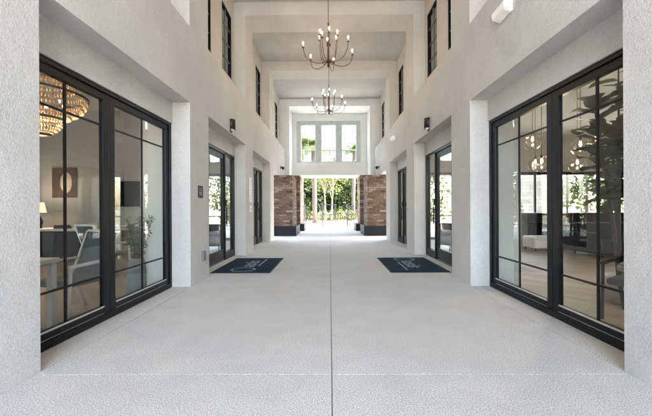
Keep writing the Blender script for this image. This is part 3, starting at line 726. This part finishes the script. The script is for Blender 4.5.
# ------------------------------------------------------------------ garden beyond
def tree(name, label, loc, H, R_, lm, bm_, n=1600, ls=0.22, group='trees in the garden beyond', trunk_h=0.35, lean=0, tr0=0.11, cat='tree', full=False):
    t = thing(name, label, cat, loc, 0 if lean else random.uniform(0, 6), group)
    q = B(); lf = B(); base = Vector((0, 0, H*trunk_h))
    top = Vector((lean*0.6, 0, H*0.85)); mid_ = Vector((lean*0.15, 0.05*H, H*0.35)) if lean else Vector((0, 0, H*0.4))
    q.tube([Vector((0, 0, -0.05)), mid_*0.5, mid_, top], [tr0, tr0*0.8, tr0*0.65, tr0*0.15], 8)
    ends = []
    for k in range(8):
        a = k*0.785+random.uniform(-.3, .3); f = random.uniform(0.0, 0.7); s0 = mid_.lerp(top, f)
        e_ = s0+Vector((math.cos(a)*R_*random.uniform(.5, .85), math.sin(a)*R_*random.uniform(.5, .85), H*random.uniform(.12, .32)))
        q.tube([s0, s0.lerp(e_, 0.5)+Vector((0, 0, 0.05*H)), e_], [tr0*0.4, tr0*0.25, tr0*0.08], 6); ends.append(e_)
    q.build('trunk', bm_, t)
    cl = [(e_, random.uniform(.28, .5)*R_) for e_ in ends]+[(top+Vector((random.uniform(-.5, .5)*R_, random.uniform(-.5, .5)*R_, random.uniform(-.35, .12)*H)), random.uniform(.3, .5)*R_) for _ in range(7)]
    if full:
        for k in range(12):
            a = random.uniform(0, 6.28); rr = random.uniform(.3, .9)*R_
            cl.append((Vector((rr*math.cos(a), rr*math.sin(a), random.uniform(0.16, 0.5)*H)), random.uniform(.3, .45)*R_))
    for _ in range(n):
        c, r = random.choice(cl)
        d = Vector((random.gauss(0, 1), random.gauss(0, 1), random.gauss(0, 0.8))); d.normalize()
        p = c+d*r*random.uniform(0.45, 1.05)
        leafquad(lf, p, ls*random.uniform(.6, 1.3), asp=0.55)
    lf.build('crown', lm, t)
    return t
def palm(label, loc, H, group='palms in the garden'):
    t = thing('palm_tree', label, 'palm', loc, random.uniform(0, 6), group)
    q = B(); pts = [Vector((0.03*math.sin(k), 0.02*k, H*k/10)) for k in range(11)]
    pts[0].z = -0.05
    q.tube(pts, [0.26]+[0.19+0.012*(k % 2) for k in range(10)], 12); q.build('trunk', 'bark', t)
    lf = B(); top = pts[-1]
    for k in range(26):
        a = k*2.399; el = random.uniform(-0.5, 1.2); L = random.uniform(1.7, 2.3)
        d = Vector((math.cos(a)*math.cos(el), math.sin(a)*math.cos(el), math.sin(el))); prev = top
        w = Vector((-math.sin(a), math.cos(a), 0))
        for j in range(1, 12):
            f = j/11; p = top+d*L*f-Vector((0, 0, 1))*(f*f*1.1)
            for sg in (-1, 1):
                for h in (0, 0.5):
                    o = prev.lerp(p, h); l = 0.55*math.sin(math.pi*min(1, f*0.85+0.15))+0.1
                    tip = o+w*sg*l+d*0.25*l-Vector((0, 0, 0.35*l))
                    e1 = (p-prev).normalized()*0.035
                    lf.poly([o-e1, tip, o+e1])
            prev = p
    lf.build('crown', 'palm', t)
    return t
palm('palm with thick pinkish trunk left of the metal gate', (-1.28, 26.5, 0), 6.7)
palm('palm with thick trunk at the far left edge of the garden view', (-2.62, 28.5, 0), 7.2)
palm('palm trunk at the right edge of the garden view', (2.45, 33.0, 0), 7.6)
tree('slim_tree', 'slim pale trunk tree behind the gate, leaning left, left one of two', (-0.42, 28.5, 0), 6.2, 1.3, 'leafy', 'palebark', 500, 0.2, lean=-0.4, tr0=0.10, group='slim trees behind the gate')
tree('slim_tree', 'slim pale trunk tree behind the gate, to the right of its twin', (0.12, 28.8, 0), 6.0, 1.3, 'leafy', 'palebark', 500, 0.2, lean=0.6, tr0=0.10, group='slim trees behind the gate')
spots = [(-9, 38, 6.0), (-6.2, 36, 5.6), (-3.9, 39, 6.4), (-1.6, 37, 5.9), (0.7, 38.5, 6.3), (2.6, 36.5, 5.7), (5.0, 38, 6.2), (8, 37, 6.0)]
nm = ['dense green tree, first from the left in the garden row', 'dense green tree, second from the left in the garden row', 'dense green tree behind the thick palm trunk', 'dense green tree just left of the slim pale trunks', 'dense green tree directly behind the gate', 'dense green tree right of the slim pale trunks', 'dense green tree above the right end of the fence', 'dense green tree at the far right of the garden row']
for (x, y, h), lb in zip(spots, nm):
    tree('leafy_tree', lb, (x, y, 0), h, 2.5, 'leaf', 'bark', 6500, 0.34, trunk_h=0.2, tr0=0.16, full=True)
B_ = [(-3.6, 31, 1.1), (-2.4, 31.6, 1.3), (-1.6, 31, 1.0), (-0.7, 31.8, 1.2), (0.3, 31.2, 1.1), (1.1, 31.8, 1.3), (2.0, 31.1, 1.2), (3.0, 31.7, 1.4), (4.0, 31, 1.2)]
nb = ['left end of the row', 'under the far left palm', 'beside the thick palm trunk', 'left of the gate', 'seen through the gate', 'right of the gate', 'before the right end trees', 'behind the right fence panel', 'right end of the row']
for (x, y, h), lb in zip(B_, nb):
    t = thing('garden_shrub', 'low yellow green shrub in the garden bed, '+lb, 'shrub', (x, y, 0.02), 0, 'yellow green shrubs behind the fence')
    q = B()
    for _ in range(500):
        d = Vector((random.gauss(0, 1), random.gauss(0, 1), abs(random.gauss(0, 1)))); d.normalize()
        leafquad(q, Vector((d.x*0.6, d.y*0.6, d.z*h))*random.uniform(.5, 1.05), 0.16, asp=0.5)
    q.build('foliage', 'leafy', t, kind='stuff')
    st_ = B()
    for k in range(5): a = k*1.26; st_.tube([(0, 0, -0.04), (0.3*math.cos(a), 0.3*math.sin(a), h*0.6)], 0.015, 5)
    st_.build('stem', 'bark', t)

# fence and gate
def fence(x0, x1, label):
    t = thing('metal_fence', label, 'fence', (0, 21.7, 0), 0, 'grey picket fences at the garden edge')
    n = max(1, round(abs(x1-x0)/1.2))
    for k in range(n+1):
        x = x0+(x1-x0)*k/n; B().box(x-0.035, x+0.035, -0.035, 0.035, 0, 1.58, 0.004).build('post', 'gate', t)
    q = B(); a, b = min(x0, x1), max(x0, x1)
    q.box(a, b, -0.015, 0.015, 1.44, 1.48).box(a, b, -0.015, 0.015, 0.12, 0.16).box(a, b, -0.015, 0.015, 0.82, 0.85)
    x = a+0.06
    while x < b: q.box(x-0.013, x+0.013, -0.013, 0.013, 0.16, 1.44); x += 0.065
    q.build('picket_panel', 'gate', t)
fence(-4.6, -1.75, 'grey picket fence panel on the left, with gap before the gate')
fence(1.22, 4.6, 'grey picket fence panel to the right of the gate opening')
t = thing('garden_gate', 'grey metal gate frame standing at the end of the passage', 'gate', (-0.07, 21.7, 0))
for s in (-1, 1): B().box(s*0.42, s*0.50, -0.04, 0.04, 0, 1.58, 0.005).build('post', 'gate', t)
g = B(); g.box(-0.42, 0.42, -0.03, 0.03, 1.50, 1.575).box(-0.40, 0.40, -0.015, 0.015, 0.08, 0.14).box(-0.40, 0.40, -0.015, 0.015, 0.80, 0.86)
g.box(-0.40, -0.35, -0.02, 0.02, 0.08, 1.48).box(0.35, 0.40, -0.02, 0.02, 0.08, 1.48)
g.build('gate_leaf', 'gate', t)
B().box(0.30, 0.36, -0.05, 0.05, 0.92, 1.06, 0.005).build('latch', 'black', t)
t = thing('low_railing', 'low two bar railing between the gate and right fence panel', 'railing', (0.8, 23.6, 0))
B().box(-0.5, 0.5, -0.02, 0.02, 0.85, 0.9).box(-0.5, 0.5, -0.02, 0.02, 0.5, 0.54).build('rail', 'gate', t)
for x in (-0.48, 0, 0.48): B().box(x-0.02, x+0.02, -0.02, 0.02, 0, 0.9).build('post', 'gate', t)

# buildings and trees around
t = thing('distant_house', 'pale sided building with grey gabled roof seen through the end windows', 'building', (4.0, 52, 0))
B().box(-8, 8, -4, 6, 0, 10.2).build('wall', 'siding', t)
q = B(); q.prism([(-8.6, -4.8, 10.2), (8.6, -4.8, 10.2), (8.6, 1.0, 13.4), (-8.6, 1.0, 13.4)], (0, 0, 0.25)); q.prism([(-8.6, 6.8, 10.2), (8.6, 6.8, 10.2), (8.6, 1.0, 13.4), (-8.6, 1.0, 13.4)], (0, 0, 0.26)); q.build('roof', 'roof', t)
for x in (-6, -3, 0, 3, 6):
    for z in (4.6, 7.8):
        f = B().box(x-0.6, x+0.6, -4.05, -3.99, z, z+1.5).build('window', 'white', t); B().box(x-0.5, x+0.5, -4.07, -4.052, z+0.1, z+1.4).build('pane', 'screen', f)
for s in (-1, 1):
    t = thing('garden_wall', f'pale stone block wall outside the {"left" if s < 0 else "right"} room windows', 'wall', (s*12.2, 19.5, 0))
    B().box(-3.0, 1.4, -0.25, 0.25, -0.1, 4.2).build('masonry', 'stone', t); B().box(-3.1, 1.5, -0.32, 0.32, 4.2, 4.32).build('coping', 'stucco_pale', t)
    tree('leafy_tree', f'leafy green tree outside the {"left" if s < 0 else "right"} room windows', (s*15.6, 18.8, 0), 5.5, 2.2, 'leaf', 'bark', 2600, 0.28, trunk_h=0.2, full=True)
    tree('leafy_tree', f'bushy tree against the stone wall, {"left" if s < 0 else "right"} of the passage', (s*7.0, 22.5, 0), 5.0, 2.0, 'leaf', 'bark', 2600, 0.26, trunk_h=0.2, full=True)

for s in (-1, 1):
    for k, (x, y) in enumerate([(4.6, 19.6), (5.9, 19.8), (9.0, 17.6), (10.3, 17.9)]):
        t = thing('hedge_bush', 'rounded green bush outside the %s room, %s' % ('left' if s < 0 else 'right', ['nearest the brick columns', 'second from the brick columns', 'beside the stone wall', 'in front of the stone wall'][k]), 'bush', (s*x, y, 0), 0, 'bushes outside the rooms')
        q = B()
        for _ in range(900):
            d = Vector((random.gauss(0, 1), random.gauss(0, 1), random.gauss(0, 1))); d.normalize()
            p = Vector((d.x*0.75, d.y*0.6, 1.0+d.z*0.95))*1.0
            leafquad(q, p*random.uniform(.8, 1.03), 0.17, asp=0.55)
        q.build('foliage', 'leaf', t, kind='stuff')
        q = B()
        for j in range(5): a = j*1.26; q.tube([(0, 0, -0.04), (0.15*math.cos(a), 0.15*math.sin(a), 0.6), (0.4*math.cos(a), 0.35*math.sin(a), 1.4)], [0.03, 0.02, 0.008], 5)
        q.build('stem', 'bark', t)

# ------------------------------------------------------------------ lamps the photo shows lit
def point(name, loc, e, col, r=0.1):
    l = bpy.data.lights.new(name, 'POINT'); l.energy = e; l.color = col; l.shadow_soft_size = r
    o = bpy.data.objects.new(name, l); COL.objects.link(o); o.location = loc
# low seats behind the door glass
for s, lb in ((-1, 'left'), (1, 'right')):
    for k, (x, y, r) in enumerate([(3.75, 9.6, 20), (4.9, 10.6, -160)]):
        t = thing('tub_chair', 'dark upholstered tub chair behind the %s door glass, %s' % (lb, ['nearer one', 'farther one']['01'.index(str(k))]), 'chair', (s*x, y, 0.006), R(r), 'dark tub chairs behind the doors')
        B().box(-0.33, 0.33, -0.33, 0.30, 0.14, 0.44, 0.05).build('seat', 'navy', t)
        q = B().lathe([(0.38, 0.14), (0.44, 0.16), (0.46, 0.76), (0.43, 0.79), (0.38, 0.77), (0.36, 0.44)], (0, 0, 0), 20, a0=-0.2, a1=math.pi+0.2); q.build('backrest', 'navy', t)
        for sx in (-1, 1):
            for sy in (-1, 1): B().tube([(sx*0.26, sy*0.26, 0), (sx*0.26, sy*0.26, 0.15)], 0.018, 8).build('leg', 'black', t)
point('chandelier_light', (-4.36, 4.62, 2.70), 2.5, (1, 0.86, 0.7))
point('table_lamp_light', (-7.95, 8.3, 1.45), 1.0, (1, 0.85, 0.7))
point('pendant_light', (4.1, 5.6, 2.1), 3, (1, 0.85, 0.7))

# ------------------------------------------------------------------ sky, sun, camera
AZ, EL = 82, 50
w = bpy.data.worlds.new('World'); scn.world = w; w.use_nodes = True
nt = w.node_tree; nt.nodes.clear()
sky = nt.nodes.new('ShaderNodeTexSky'); sky.sky_type = 'NISHITA'; sky.sun_disc = False
sky.sun_elevation = R(EL); sky.sun_rotation = R(AZ); sky.air_density = 1.0; sky.dust_density = 2.5; sky.ozone_density = 0.6
bg = nt.nodes.new('ShaderNodeBackground'); bg.inputs[1].default_value = 0.15
ou = nt.nodes.new('ShaderNodeOutputWorld'); nt.links.new(sky.outputs[0], bg.inputs[0]); nt.links.new(bg.outputs[0], ou.inputs[0])
sl = bpy.data.lights.new('sun', 'SUN'); sl.energy = 4.0; sl.angle = R(0.5); sl.color = (1, 0.95, 0.88)
so = bpy.data.objects.new('sun', sl); COL.objects.link(so); so.location = (20, 5, 30)
d = Vector((math.sin(R(AZ))*math.cos(R(EL)), math.cos(R(AZ))*math.cos(R(EL)), math.sin(R(EL))))
so.rotation_euler = (-d).to_track_quat('-Z', 'Y').to_euler()

cam = bpy.data.cameras.new('camera'); co = bpy.data.objects.new('camera', cam); COL.objects.link(co)
cam.lens = 17.0; cam.sensor_width = 36; cam.clip_start = 0.05; cam.clip_end = 1500
cam.shift_x = -2/652
co.matrix_world = Matrix.Translation((0, 0, 1.3)) @ Matrix.Rotation(R(0.37), 4, 'Z') @ Matrix.Rotation(R(90), 4, 'X') @ Matrix.Rotation(R(-0.28), 4, 'Z')
scn.camera = co
scn.view_settings.view_transform = 'Standard'; scn.view_settings.look = 'None'
scn.view_settings.gamma = 1; scn.view_settings.use_curve_mapping = False
scn.view_settings.exposure = 4.82
scn.view_settings.use_white_balance = True
scn.view_settings.white_balance_temperature = 7500
scn.view_settings.white_balance_tint = 10
scn.cycles.max_bounces = 12; scn.cycles.diffuse_bounces = 8; scn.cycles.transparent_max_bounces = 16
scn.cycles.use_denoising = True
